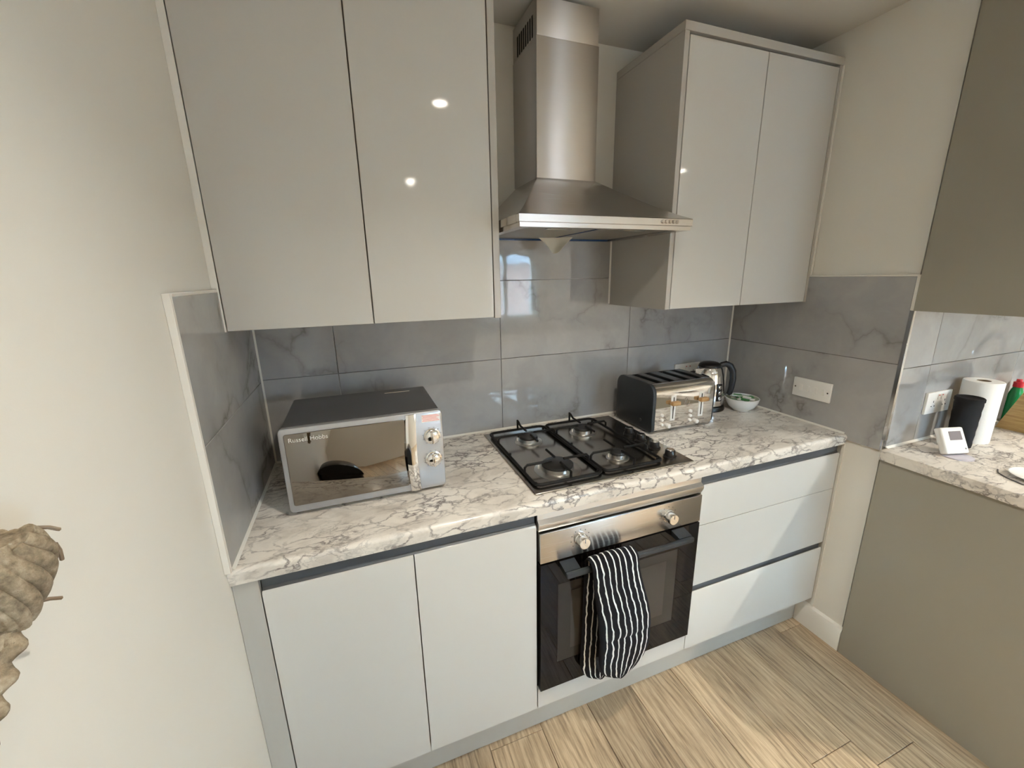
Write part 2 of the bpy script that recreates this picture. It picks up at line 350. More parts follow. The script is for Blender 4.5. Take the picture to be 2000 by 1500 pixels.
# ------------------------------------------------------------------ tiled splashbacks: every tile is a piece of its wall
G = 0.0008
def tile(parent, x0, x1, y0, y1, z0, z1): obj('tile', B().box(x0, x1, y0, y1, z0, z1, 0.0008, 1), 'tile', parent)
xs = [0.0, 0.236, 0.836, 1.436, W]; zs = [H, 1.2045, 1.506]
for r in range(3):
    for k in range(4):
        a, c = xs[k], xs[k+1]
        if r < 2: tile(wall_back, a+G, c-G, 0.0, 0.0098, zs[r]+G, (zs[r+1] if r < 1 else (1.506 if k in (1, 2) else 1.49))-G)
for a, c in ((0.7375, 0.836), (0.836, 1.3245)): tile(wall_back, a+G, c-G, 0.0, 0.0098, 1.506+G, 1.650)
obj('caulk_bead', B().box(0.7375, 1.3245, -0.004, 0.0098, 1.650, 1.656, 0.001, 1), 'caulk', wall_back)
obj('caulk_bead', B().prism([(-0.007, H), (0, H), (0, H+0.006)], 0.002, W-0.002, 'x'), 'caulk', wall_back)
obj('caulk_bead', B().prism([(0, 0), (0.005, 0), (0, -0.005)], H+0.006, ZU+0.02, 'z'), 'caulk', wall_back)
obj('caulk_bead', B().prism([(W, 0), (W-0.005, 0), (W, -0.005)], H+0.006, ZU-0.001, 'z'), 'caulk', wall_back)
obj('caulk_bead', B().prism([(1.3262, 0), (1.3212, 0), (1.3262, -0.005)], ZU+0.002, 1.65, 'z'), 'caulk', wall_back)
ZT = 1.4975
tile(wall_left, -0.0118, 0, -DC+0.001, -0.001, H+G, 1.199); tile(wall_left, -0.0118, 0, -DC+0.001, -0.001, 1.2005, ZT-0.001)
obj('tile_trim', B().box(-0.0119, 0.001, -DC-0.010, -DC+0.0005, H+0.0005, ZT+0.006, 0.001, 1), 'white', wall_left)
obj('tile_trim', B().box(-0.0119, 0.001, -DC+0.0005, -0.303, ZT-0.001, ZT+0.006, 0.001, 1), 'white', wall_left)
obj('caulk_bead', B().prism([(0, H), (0.006, H), (0, H+0.006)], -DC+0.003, -0.008, 'y'), 'caulk', wall_left)
tile(wall_right, W, W+0.0098, YN+0.012, -0.001, 0.888, 1.2035); tile(wall_right, W, W+0.0098, YN+0.012, -0.001, 1.205, ZT)
obj('tile_trim', B().box(W-0.001, W+0.0098, YN+0.004, -0.35, ZT, ZT+0.006, 0.001, 1), 'caulk', wall_right)
obj('tile_trim', B().box(W-0.002, W+0.0098, YN-0.0015, YN+0.011, H2+0.03, 1.388, 0.001, 1), 'trim', wall_right)
obj('tile_trim', B().box(W-0.002, W+0.0098, YN-0.0015, YN+0.011, 1.388, ZT+0.006, 0.001, 1), 'caulk', wall_right)
obj('caulk_bead', B().prism([(W, H), (W-0.006, H), (W, H+0.006)], -DC+0.012, -0.008, 'y'), 'caulk', wall_right)
# second bay tiles, facing the camera
xt = [W+0.010, 2.206, 2.806, 3.406, 4.006, XE-0.002]
for k in range(5):
    tile(wall_right, xt[k]+G, xt[k+1]-G, YN, YN+0.0098, H2+G, 1.19-G); tile(wall_right, xt[k]+G, xt[k+1]-G, YN, YN+0.0098, 1.19+G, 1.386)
obj('caulk_bead', B().prism([(YN-0.007, H2), (YN, H2), (YN, H2+0.006)], W+0.012, XE-0.01, 'x'), 'caulk', wall_right)
# baseboard on the right wall
bb = B().prism([(W+0.010, 0), (W-0.008, 0), (W-0.008, 0.088), (W-0.003, 0.102), (W+0.010, 0.108)], YN+0.002, -0.518, 'y')
struct('baseboard_right', bb, 'white')
obj('caulk_bead', B().box(W+0.003, W+0.0095, -DD-0.006, -DD+0.003, 0.11, 0.868), 'caulk', wall_right)

# ------------------------------------------------------------------ worktops
def worktop(name, x0, x1, y0, y1, z0, z1, r=0.012, flip=False):
    n = 5; p = [(y1, z0), (y1, z1)]
    p += [(y0+r-r*math.sin(a*PI/2/n), z1-r+r*math.cos(a*PI/2/n)) for a in range(n+1)]
    p += [(y0+0.004, z0), ]
    return obj(name, B().prism(p, x0, x1, 'x'), 'marble')
wt = worktop('worktop', -0.0115, W-0.0005, -DC, -0.0005, H-TC, H-0.0003)
wt.scale = (1, 1, 1); tag(wt, 'white marble-effect worktop carrying the gas hob, microwave and toaster', 'worktop')
wt2 = obj('worktop', B().box(2.014, XE-0.01, -1.33, YN-0.0005, H2-TC, H2-0.0003, 0.004, 2), 'marble')
tag(wt2, 'white marble-effect worktop carrying the kitchen roll and thermostat', 'worktop')

# ------------------------------------------------------------------ base units
g = 0.0016
bc = thing('base_cabinet', (0.37, -0.29, 0), 'glossy light grey two-door base cabinet beneath the microwave', 'cabinet')
obj('carcass', B().box(0.0405, XO-0.003, -DD+0.022, -0.004, 0.15, H-TC-0.001), 'matte', bc)
obj('filler_panel', B().box(-0.0115, 0.040, -DD+0.001, -DD+0.02, 0.0, H-TC-0.001, 0.0008, 1), 'matte', bc)
def door_profile(bd, x0, x1, z0, z1, top_bevel=True):
    yf = -DD
    p = [(yf, z0), (yf, z1-0.006), (yf+0.004, z1), (yf+0.020, z1-0.012), (yf+0.020, z0)] if top_bevel else [(yf, z0), (yf, z1), (yf+0.020, z1), (yf+0.020, z0)]
    return bd.prism(p, x0, x1, 'x')
for a, c in ((0.0418, 0.3874), (0.3874, XO-0.001)): obj('door', door_profile(B(), a+g, c-g, 0.154, 0.830), 'gloss', bc)
obj('handle_channel', B().prism([(-DD+0.0222, 0.831), (-DD+0.006, 0.829), (-DD+0.012, 0.835), (-DD+0.012, H-TC-0.001), (-DD+0.0222, H-TC-0.001)], 0.044, XO-0.003, 'x'), 'channel', bc)
pb = thing('plinth', (1.0, -0.5, 0), 'grey plinth board running along the floor beneath the base cabinets', 'plinth')
obj('board', B().box(0.04, W-0.009, -0.517, -0.501, 0.0005, 0.1485), 'plinth', pb)

dc = thing('drawer_cabinet', (1.68, -0.29, 0), 'glossy white-grey three-drawer base cabinet beneath the toaster and kettle', 'cabinet')
XR = W - 0.004
obj('carcass', B().box(X2+0.003, XR+0.002, -DD+0.022, -0.004, 0.15, H-TC-0.001), 'matte', dc)
for z0, z1, tb in ((0.154, 0.404, True), (0.432, 0.676, False), (0.6785, 0.830, True)): obj('drawer_front', door_profile(B(), X2+g, XR-g, z0, z1, tb), 'gloss', dc)
obj('handle_channel', B().prism([(-DD+0.0222, 0.831), (-DD+0.006, 0.829), (-DD+0.012, 0.835), (-DD+0.012, H-TC-0.001), (-DD+0.0222, H-TC-0.001)], X2+0.003, XR-0.002, 'x'), 'channel', dc)
obj('handle_channel', B().box(X2+0.003, XR-0.002, -DD+0.012, -DD+0.0218, 0.392, 0.434), 'channel', dc)

# ------------------------------------------------------------------ oven
ov = thing('oven', (1.03, -0.3, 0.15), 'built-in stainless and black glass oven with a striped glove on its handle', 'oven')
YF = -0.588
obj('body', B().box(XO+0.002, X2-0.002, -DD+0.012, -0.01, 0.232, 0.806), 'black', ov)
ox0, ox1 = XO+0.0045, X2-0.0045
obj('control_panel', B().box(ox0, ox1, YF, -DD+0.0115, 0.709, 0.806, 0.0012, 2), 'steel', ov)
# door: black glass frame around a window
dr = B()
wx0, wx1, wz0, wz1 = 0.797, 1.248, 0.330, 0.622
for a in ((ox0, wx0, 0.235, 0.703), (wx1, ox1, 0.235, 0.703), (wx0, wx1, 0.235, wz0), (wx0, wx1, wz1, 0.703)): dr.box(a[0], a[1], YF, YF+0.022, a[2], a[3])
odoor = obj('door', dr, 'blackgloss', ov)
obj('window_pane', B().box(wx0, wx1, YF+0.001, YF+0.004, wz0, wz1), mat('oven_glass', (.035, .028, .022), 0.03, spec=0.25), odoor)
iw = B()
for k in range(2): 
    a = 0.035 + k*0.0
obj('inner_frame', B().box(wx0+0.045, wx1-0.045, YF+0.0006, YF+0.001, wz0+0.04, wz1-0.035), mat('oven_glass_inner', (.050, .040, .030), 0.03, spec=0.25), odoor)
hd = obj('handle', B().box(0.800, 1.262, -0.640, -0.626, 0.677, 0.694, 0.004, 2), 'slate', odoor)
for a, c in ((0.800, 0.850), (1.212, 1.262)): obj('bracket', B().prism([(-0.6262, 0.678), (-0.6262, 0.694), (YF-0.0002, 0.702), (YF-0.0002, 0.682)], a, c, 'x'), 'slate', odoor)
for xk in (0.869, 1.192):
    k = obj('knob', B().lathe([(0.0, 0), (0.0215, 0), (0.0215, 0.006), (0.0195, 0.008), (0.0185, 0.027), (0.0165, 0.030), (0, 0.030)], (xk, YF, 0.762), 28, 'y'), 'chrome', ov)
    obj('pointer', B().box(xk-0.001, xk+0.001, YF-0.0306, YF-0.030, 0.765, 0.777), 'print', k)
    mk = B()
    for q in range(9):
        an = math.radians(-130 + q*32.5); mk.box(xk+0.031*math.sin(an)-0.0014, xk+0.031*math.sin(an)+0.0014, YF-0.0003, YF, 0.762+0.031*math.cos(an)-0.0014, 0.762+0.031*math.cos(an)+0.0014)
    obj('dial_marks', mk, 'print', ov)
obj('top_rail', B().prism([(-0.588, 0.829), (-0.588, 0.838), (-0.574, 0.846), (-0.574, 0.866), (-0.562, 0.866), (-0.562, 0.812), (-0.580, 0.812)], XO+0.001, X2-0.001, 'x'), 'alu', ov)
fp = obj('oven_filler', B().box(XO+g, X2-g, -DD, -DD+0.02, 0.154, 0.2315), 'gloss'); tag(fp, 'glossy light grey filler strip directly below the oven door', 'panel')

# ------------------------------------------------------------------ oven glove over the handle
def glove():
    path = []                                         # (xc, y, z, half width, half thickness)
    def sm(t): return t*t*(3-2*t)
    N = 30
    for i in range(N+1):                              # back half, tip upwards
        t = i/N; z = 0.232 + t*(0.690-0.232); wd = 0.078*min(1, math.sqrt(max(0, 1-(1-min(1, t/0.20))**2)))
        path.append((0.944 + 0.010*t, -0.6075 - 0.002*(1-t), z, max(wd, 0.004), 0.0105 if t < .85 else 0.0105-(t-.85)*0.03))
    for k in range(1, 8):
        a = PI*k/8; path.append((0.954-0.003*k/8, -0.6335+0.026*math.cos(a), 0.690+0.026*math.sin(a), 0.080, 0.006))
    for i in range(N+1):
        t = i/N; z = 0.690 - t*(0.690-0.292); u = max(0, (t-0.72)/0.28); wd = (0.080 + 0.011*sm(min(1, t/0.5)))*math.sqrt(max(0, 1-u*u))
        path.append((0.951 + 0.034*sm(min(1, t/0.6)) - 0.010*u, -0.6595 - 0.014*math.sin(PI*t) - 0.006*t, z, max(wd, 0.004), (0.009+0.007*sm(min(1, t/0.4)))*(1-0.35*math.exp(-((t-0.60)/0.025)**2))))
    me = bpy.data.meshes.new('oven_glove'); V = []; F = []; UV = []; K = 28
    L = [0]
    for a, c in zip(path, path[1:]): L.append(L[-1] + math.dist(a[:3], c[:3]))
    for i, (xc, y, z, wd, th) in enumerate(path):
        a = path[max(0, i-1)]; c = path[min(len(path)-1, i+1)]; ty, tz = c[1]-a[1], c[2]-a[2]; q = math.hypot(ty, tz) or 1; ny, nz = -tz/q, ty/q
        for k in range(K):
            an = 2*PI*k/K; cx = math.copysign(abs(math.cos(an))**0.8, math.cos(an)); sx = math.copysign(abs(math.sin(an))**0.7, math.sin(an))
            ripple = 0.0016*math.sin(cx*16 + i*0.33)*(1 if abs(sx) > .3 else 0)
            V.append((xc+wd*cx, y+ny*(th*sx+ripple), z+nz*(th*sx+ripple))); UV.append((cx*0.088*(0.55+0.45*wd/0.09), L[i]))
    n = len(path)
    for i in range(n-1):
        for k in range(K): F.append((i*K+k, i*K+(k+1) % K, (i+1)*K+(k+1) % K, (i+1)*K+k))
    F.append(tuple(range(K-1, -1, -1))); F.append(tuple((n-1)*K+k for k in range(K)))
    me.from_pydata(V, [], F); ul = me.uv_layers.new(name='UVMap')
    for lp in me.loops: ul.data[lp.index].uv = UV[lp.vertex_index]
    bm = bmesh.new(); bm.from_mesh(me); bmesh.ops.recalc_face_normals(bm, faces=bm.faces[:]); bm.to_mesh(me); bm.free()
    for p in me.polygons: p.use_smooth = True
    me.materials.append(M['stripe']); o = bpy.data.objects.new('glove_cloth', me); C.objects.link(o); return o
gl = thing('oven_glove', (0.96, -0.64, 0.232), 'black and white striped padded oven glove draped over the oven handle', 'oven glove')
gc = glove(); place(gc, (0, 0, 0), gl)
# piping round the bottom of the front half
pip = []
for i in range(25):
    a = PI*i/24; pip.append((0.978+0.085*math.cos(a)-0.0, -0.668, 0.388-0.094*math.sin(a)))
obj('edge_binding', B().tube(pip, 0.006, 8), 'fabric', gl)

# ------------------------------------------------------------------ wall cabinets
lc = thing('wall_cabinet', (0.36, -0.15, ZU), 'tall glossy light grey two-door wall cabinet above the microwave', 'cabinet')
YL = -0.2993; UR = 0.7166
obj('carcass', B().box(0.004, UR, YL+0.021, -0.001+0.01, ZU+0.004, ZC-0.012), 'matte', lc)
obj('filler_strip', B().box(-T+0.0005, 0.0035, YL+0.001, YL+0.02, ZU-0.002, ZC-0.011), 'white', lc)
for a, c in ((0.0045, 0.3593), (0.3593, UR-0.0015)): obj('door', B().box(a+g, c-g, YL, YL+0.0195, ZU, ZC-0.013, 0.0008, 1), 'gloss', lc)
obj('end_panel', B().box(UR, 0.7368, YL, 0.009, ZU-0.003, ZC-0.010, 0.0008, 1), 'matte', lc)
rc = thing('wall_cabinet', (1.68, -0.17, ZU), 'glossy light grey two-door wall cabinet to one side of the cooker hood', 'cabinet')
YR = -0.3455; R0, R1 = 1.3264, 2.0325
obj('carcass', B().box(R0+0.0185, R1-0.012, YR+0.021, 0.009, ZU+0.004, 2.226), 'matte', rc)
obj('end_panel', B().box(R0, R0+0.018, YR, 0.009, ZU-0.002, 2.2275, 0.0008, 1), 'matte', rc)
obj('top_panel', B().box(R0, R1+0.008, YR, 0.009, 2.2283, 2.253, 0.0008, 1), 'matte', rc)
obj('filler_strip', B().box(R1-0.011, R1+0.0005, YR, YR+0.02, ZU-0.002, 2.2275, 0.0008, 1), 'matte', rc)
for a, c in ((R0+0.0195, 1.6751), (1.6751, R1-0.0125)): obj('door', B().box(a+g, c-g, YR, YR+0.0195, ZU, 2.219, 0.0008, 1), 'gloss', rc)
obj('caulk_bead', B().box(R1+0.0012, R1+0.0085, YR-0.004, YR+0.006, ZT+0.008, 2.2275, 0.001, 1), 'caulk', rc)

# ------------------------------------------------------------------ cooker hood
hx0, hx1, hy, hz = 0.7395, 1.318, -0.452, 1.661
cx0, cx1, cy = 0.908, 1.126, -0.190
ho = thing('cooker_hood', (1.03, -0.2, hz), 'stainless steel chimney cooker hood over the gas hob', 'cooker hood')
zl = hz + 0.021
V = [(hx0, hy, zl), (hx1, hy, zl), (hx1, -0.004, zl), (hx0, -0.004, zl)]
rows = []; NR = 8
for i in range(NR+1):
    t = i/NR; e = t**0.85 if True else t; zz = zl + (1.829-zl)*(t**1.12)
    rows.append([(hx0+(cx0-hx0)*t, hy+(cy-hy)*t, zz), (hx1+(cx1-hx1)*t, hy+(cy-hy)*t, zz), (hx1+(cx1-hx1)*t, -0.004, zz), (hx0+(cx0-hx0)*t, -0.004, zz)])
vv = [p for r in rows for p in r]; ff = []
for i in range(NR):
    for k in range(4): ff.append((i*4+k, i*4+(k+1) % 4, (i+1)*4+(k+1) % 4, (i+1)*4+k))
ff.append((0, 1, 2, 3)); ff.append((NR*4, NR*4+1, NR*4+2, NR*4+3))
obj('canopy', B().faces(vv, ff), 'steel', ho)
rim = B()
rim.box(hx0, hx1, hy, hy+0.02, hz, zl-0.0003, 0.001, 1); rim.box(hx0, hx0+0.02, hy+0.02, -0.004, hz, zl-0.0003); rim.box(hx1-0.02, hx1, hy+0.02, -0.004, hz, zl-0.0003)
lip = obj('rim', rim, 'steel', ho)
u2 = B(); u2.box(hx0+0.004, hx1-0.004, hy+0.004, hy+0.03, hz-0.012, hz-0.0002); u2.box(hx0+0.004, hx0+0.03, hy+0.03, -0.006, hz-0.012, hz-0.0002); u2.box(hx1-0.03, hx1-0.004, hy+0.03, -0.006, hz-0.012, hz-0.0002); u2.box(hx0+0.03, hx1-0.03, -0.03, -0.006, hz-0.012, hz-0.0002)
obj('underside_frame', u2, 'steel', ho)
fm = (hx0+hx1)/2
for a, c in ((hx0+0.035, fm-0.006), (fm+0.006, hx1-0.035)):
    f = obj('grease_filter', B().box(a, c, hy+0.06, -0.035, hz-0.006, hz+0.002, 0.001, 1), 'filt', ho)
    obj('latch', B().box((a+c)/2-0.04, (a+c)/2+0.04, hy+0.075, hy+0.095, hz-0.009, hz-0.0061, 0.001, 1), 'trim', f)
obj('film_strip', B().box(fm-0.005, fm+0.005, hy+0.05, -0.034, hz-0.0075, hz-0.001), 'blue', ho)
obj('film_strip', B().box(hx0+0.032, hx1-0.032, -0.0338, -0.0302, hz-0.0125, hz-0.001), 'blue', ho)
pp = B(); pv = []; pf = []
for i in range(7):
    for j in range(5):
        s_, t_ = i/6, j/4; pv.append((0.955 + 0.115*s_*(1-0.75*t_) + 0.045*t_, -0.10 - 0.03*s_ + 0.012*math.sin(s_*5), hz-0.008-0.055*t_*(0.6+0.4*math.sin(s_*3))))
for i in range(6):
    for j in range(4): pf.append((i*5+j, (i+1)*5+j, (i+1)*5+j+1, i*5+j+1))
pp.faces(pv, pf); po_ = obj('hanging_leaflet', pp, 'paper', ho); sm_ = po_.modifiers.new('s', 'SOLIDIFY'); sm_.thickness = 0.0008
for k in range(5): obj('button', B().lathe([(0, 0), (0.0052, 0), (0.0052, 0.003), (0.004, 0.005), (0, 0.005)], (1.203+k*0.0135, hy-0.0002, hz+0.0108), 16, 'y'), 'chrome', ho)
def shell(x0, x1, y0, y1, z0, z1): return B().box(x0, x1, y0, y1, z0, z1, 0.0015, 2)
ch = obj('lower_chimney', shell(cx0, cx1, cy, 0.009, 1.829, 2.222), 'steelv', ho)
cu = obj('upper_chimney', shell(cx0+0.002, cx1-0.002, cy+0.002, 0.009, 2.2225, ZC-0.012), 'steelv', ho)
for k in range(8):
    yy = -0.160 + k*0.0175; obj('vent_slot', B().box(cx0+0.0014, cx0+0.0024, yy, yy+0.0095, 2.228, 2.286, 0.0), 'slot', cu)

# ------------------------------------------------------------------ gas hob
hb2 = thing('gas_hob', (1.03, -0.3, H), 'stainless steel four-burner gas hob set into the marble worktop', 'hob')
obj('hob_plate', B().box(0.741, 1.321, -0.548, -0.040, H, H+0.006, 0.004, 3), 'hobsteel', hb2)
for (bx, by, r) in ((0.876, -0.178, 0.036), (0.871, -0.430, 0.052), (1.110, -0.178, 0.036), (1.100, -0.430, 0.027)):
    z = H+0.006
    bu = obj('burner', B().lathe([(0, 0), (r*1.45, 0), (r*1.45, 0.001), (r*1.25, 0.004), (r*1.02, 0.004), (r*1.0, 0.016), (0, 0.016)], (bx, by, z), 36), 'burner', hb2)
    obj('burner_cap', B().lathe([(0, 0), (r*0.98, 0), (r*0.98, 0.005), (r*0.90, 0.008), (0, 0.008)], (bx, by, z+0.016), 36), 'enamel', bu)
    obj('igniter', B().lathe([(0, 0), (0.003, 0), (0.003, 0.014), (0, 0.014)], (bx-r*1.1, by+r*0.4, z+0.002), 10), 'plastic', bu)
def grate(x0, x1, bl):
    b = B(); y0, y1 = -0.520, -0.066; zb, zt = H+0.012, H+0.040; t = 0.0042
    r = 0.02
    lp = []
    for (cx_, cy_, a0) in ((x1-r, y1-r, 0), (x0+r, y1-r, 90), (x0+r, y0+r, 180), (x1-r, y0+r, 270)):
        for k in range(5):
            a = math.radians(a0+k*22.5); lp.append((cx_+r*math.cos(a), cy_+r*math.sin(a), zb+0.003))
    b.tube(lp, t*1.2, 8, True)
    for sx in (x0, x1):
        for sy in (y0+0.02, y1-0.02): b.tube([(sx+(0.006 if sx == x0 else -0.006), sy, H+0.006), (sx+(0.006 if sx == x0 else -0.006), sy, zb+0.003)], 0.005, 8)
    for (bx, by) in bl:
        for (ex, ey) in ((x0, by), (x1, by)):
            d = 1 if ex < bx else -1
            b.tube([(ex, by, zb), (ex, by, zt-0.008), (ex+d*0.008, by, zt), (bx-d*0.022, by, zt)], t, 8)
        ey = y1 if by > -0.3 else y0; d = -1 if by > -0.3 else 1
        b.tube([(bx, ey, zb), (bx, ey, zt+(0.014 if by > -.3 else 0)), (bx, ey+d*0.010, zt+(0.010 if by > -.3 else 0)), (bx, ey+d*0.03, zt), (bx, by-d*0.022, zt)], t, 8)
        b.tube([(bx, by+d*0.022, zt), (bx, by+d*0.085, zt)], t, 8)
    b.tube([(x0+0.003, -0.292, zb), (x0+0.003, -0.292, zb+0.012)], t, 8)
    return b
obj('pan_support', grate(0.757, 0.985, ((0.876, -0.178), (0.871, -0.430))), 'iron', hb2)
obj('pan_support', grate(0.995, 1.215, ((1.110, -0.178), (1.100, -0.430))), 'iron', hb2)
for ky in (-0.262, -0.335, -0.412, -0.492):
    k = obj('knob', B().lathe([(0, 0), (0.0215, 0), (0.0215, 0.004), (0.0175, 0.006), (0.0165, 0.023), (0.0145, 0.026), (0, 0.026)], (1.268, ky, H+0.006), 24), 'black', hb2)
    obj('knob_top', B().lathe([(0, 0), (0.0135, 0), (0.0125, 0.0012), (0, 0.0012)], (1.268, ky, H+0.032), 24), 'trim', k)

# ------------------------------------------------------------------ microwave
mw = thing('microwave', (0.305, -0.25, H), 'silver microwave with mirrored door and two chrome dials on the worktop', 'microwave')
mx0, mx1, mf, mb, mz0, mz1 = 0.094, 0.5145, -0.400, -0.105, 0.921, 1.155
obj('body', B().box(mx0+0.006, mx1-0.004, mf+0.022, mb, mz0, mz1+0.001, 0.006, 2), 'mwbody', mw)
for fx in (mx0+0.05, mx1-0.05):
    for fy in (mf+0.06, mb-0.04): obj('foot', B().lathe([(0, 0), (0.014, 0), (0.015, mz0-H), (0, mz0-H)], (fx, fy, H), 16), 'black', mw)
def rrect(x0, x1, z0, z1, r, n=5):
    p = []
    for cx_, cz_, a0 in ((x1-r, z1-r, 0), (x0+r, z1-r, 90), (x0+r, z0+r, 180), (x1-r, z0+r, 270)):
        for k in range(n+1): a = math.radians(a0+k*90/n); p.append((cx_+r*math.cos(a), cz_+r*math.sin(a)))
    return p
obj('bezel', B().prism(rrect(mx0, mx1, mz0-0.002, mz1+0.001, 0.012), mf+0.0005, mf+0.0215, 'y', 0.004), 'silver', mw)
xd = 0.4085
md = obj('door', B().prism(rrect(mx0+0.013, xd, mz0+0.020, mz1-0.013, 0.006), mf-0.0045, mf+0.0003, 'y', 0.0012), 'mirror', mw)
text('brand_lettering', 'Russell Hobbs', 0.0165, 'logo', md, (mx0+0.070, mf-0.0048, mz1-0.030), FACE_FRONT)
# chrome bar handle, bowed outwards
hp = []; hz0, hz1 = mz0+0.001, mz1-0.001
hv = []; hf = []
NH = 14
for i in range(NH+1):
    t = i/NH; z = hz0+(hz1-hz0)*t; xo = 0.4095 - 0.010*math.sin(PI*t)*0.6; bow = 0.006+0.012*math.sin(PI*t)
    for (dx, dy) in ((0, 0.0), (0.003, -bow), (0.017, -bow-0.003), (0.031, -bow), (0.034, 0.0)): hv.append((xo+dx, mf+0.0002+dy, z))
for i in range(NH):
    for k in range(4): hf.append((i*5+k, i*5+k+1, (i+1)*5+k+1, (i+1)*5+k))
    hf.append((i*5+4, i*5, (i+1)*5, (i+1)*5+4))
hf.append((0, 1, 2, 3, 4)); hf.append(tuple(NH*5+k for k in range(5)))
obj('handle', B().faces(hv, hf), 'chrome', mw)
for kz in (1.081, 1.010):
    k = obj('dial', B().lathe([(0, 0), (0.0235, 0), (0.0235, 0.003), (0.0205, 0.004), (0.0195, 0.013), (0.015, 0.016), (0, 0.0165)], (0.482, mf+0.0004, kz), 32, 'y'), 'chrome', mw)
    obj('grip', B().box(0.482-0.003, 0.482+0.003, mf-0.023, mf-0.0155, kz-0.017, kz+0.017, 0.0015, 2), 'chrome', k)
    mk = B()
    for q in range(10):
        an = math.radians(-140+q*31); mk.box(0.482+0.0262*math.sin(an)-0.0022, 0.482+0.0262*math.sin(an)+0.0022, mf+0.0002, mf+0.0006, kz+0.0262*math.cos(an)-0.0008, kz+0.0262*math.cos(an)+0.0008)
    obj('dial_marks', mk, 'print', mw)
st = obj('warning_sticker', B().box(0.4555, 0.5085, mf+0.0001, mf+0.0006, 1.124, 1.146), 'plastic', mw)
pr = B()
for k in range(5): pr.box(0.4575+0.002*(k % 2), 0.5065-0.004*(k % 3), mf-0.0001, mf+0.0002, 1.1266+k*0.0040, 1.1286+k*0.0040)
obj('sticker_print', pr, 'pink', st)
obj('top_label', B().box(0.375, 0.455, mb-0.050, mb-0.044, mz1+0.0009, mz1+0.0014), 'paper', mw)

# ------------------------------------------------------------------ toaster
to = thing('toaster', (1.50, -0.18, H), 'dark slate and chrome four-slot toaster with wooden levers', 'toaster')
tx0, tx1, ty0, ty1, tz0, tz1 = 1.340, 1.652, -0.300, -0.068, H+0.012, 1.108
def tprof(y0, y1, z0, z1, rt_, rb):
    p = []
    for cy_, cz_, a0, r in ((y1-rt_, z1-rt_, 0, rt_), (y0+rt_, z1-rt_, 90, rt_), (y0+rb, z0+rb, 180, rb), (y1-rb, z0+rb, 270, rb)):
        for k in range(7): a = math.radians(a0+k*15); p.append((cy_+r*math.cos(a), cz_+r*math.sin(a)))
    return p
for a, c, gr in ((tx0, tx0+0.016, 0.003), (tx1-0.010, tx1, -0.002)):
    e = obj('end_panel', B().prism(tprof(ty0-gr, ty1+gr, tz0-gr, tz1+gr, 0.040, 0.016), a, c, 'x', 0.003), 'slate', to)
    if a == tx0: obj('emblem', B().lathe([(0.0045, 0), (0.0065, 0), (0.0065, 0.0006), (0.0045, 0.0006)], (tx0-0.0008, -0.235, tz0+0.034), 20, 'x', False), 'trim', e)
bp_ = tprof(ty0, ty1, tz0, tz1-0.001, 0.034, 0.012)
# notch for the slots: replace flat top by a trough
def notch(p):
    out = []
    for i, q in enumerate(p):
        out.append(q)
        n_ = p[(i+1) % len(p)]
        if abs(q[1]-(tz1-0.001)) < 1e-6 and abs(n_[1]-(tz1-0.001)) < 1e-6: out += [(-0.100, tz1-0.001), (-0.100, tz1-0.05), (-0.272+0.008, tz1-0.05), (-0.272+0.008, tz1-0.001)]
    return out
obj('chrome_body', B().prism(notch(bp_), tx0+0.0165, tx1-0.0105, 'x'), 'chrome', to)
rb_ = B(); sl = [tx0+0.0205]
cuts = [1.383, 1.445, 1.518, 1.580]
edges = [tx0+0.0166]
for c_ in cuts: edges += [c_, c_+0.030]
edges.append(tx1-0.0106)
for k in range(0, len(edges), 2): rb_.box(edges[k], edges[k+1], -0.2635, -0.1005, tz1-0.0495, tz1+0.0005, 0.002, 1)
obj('slot_plate', rb_, 'toptray', to)
for c_ in cuts: obj('slot', B().box(c_+0.0005, c_+0.0295, -0.2630, -0.1010, tz1-0.0495, tz1-0.025), 'slot', to)
for lx in (1.440, 1.580):
    tr = obj('lever_track', B().box(lx-0.012, lx+0.012, ty0-0.002, ty0+0.001, 0.958, 1.062, 0.0009, 1), 'plastic', to)
    obj('track_slot', B().box(lx-0.002, lx+0.002, ty0-0.0026, ty0-0.0018, 0.966, 1.054), 'slot', tr)
    obj('lever', B().box(lx-0.020, lx+0.020, ty0-0.022, ty0-0.0028, 1.024, 1.040, 0.004, 2), 'woodknob', to)
    for k in range(3): obj('button', B().lathe([(0, 0), (0.0065, 0), (0.0065, 0.004), (0.005, 0.006), (0, 0.006)], (lx-0.050, ty0, 0.948+k*0.019), 16, 'y'), 'plastic', to)
    obj('dial', B().lathe([(0, 0), (0.0085, 0), (0.0085, 0.010), (0.006, 0.012), (0, 0.012)], (lx-0.020, ty0, 0.940), 18, 'y'), 'plastic', to)
    mk = B()
    for q in range(5): mk.box(lx-0.004+q*0.006, lx-0.001+q*0.006, ty0-0.0004, ty0+0.0004, 0.944, 0.947)
    obj('dial_marks', mk, 'print', to)
em = []
for k in range(22):
    a = 2*PI*k/22; em.append((1.508+0.013*math.cos(a), ty0-0.0006, 1.030+0.017*math.sin(a)))
e = obj('emblem', B().tube(em, 0.0008, 6, True).tube([(1.513, ty0-0.0006, 1.016), (1.500, ty0-0.0006, 1.020), (1.506, ty0-0.0006, 1.030), (1.511, ty0-0.0006, 1.038), (1.505, ty0-0.0006, 1.043)], 0.0012, 6), 'trim', to)
for fx in (tx0+0.05, tx1-0.05):
    for fy in (ty0+0.04, ty1-0.04): obj('foot', B().lathe([(0, 0), (0.012, 0), (0.012, 0.0121), (0, 0.0121)], (fx, fy, H), 14), 'black', to)

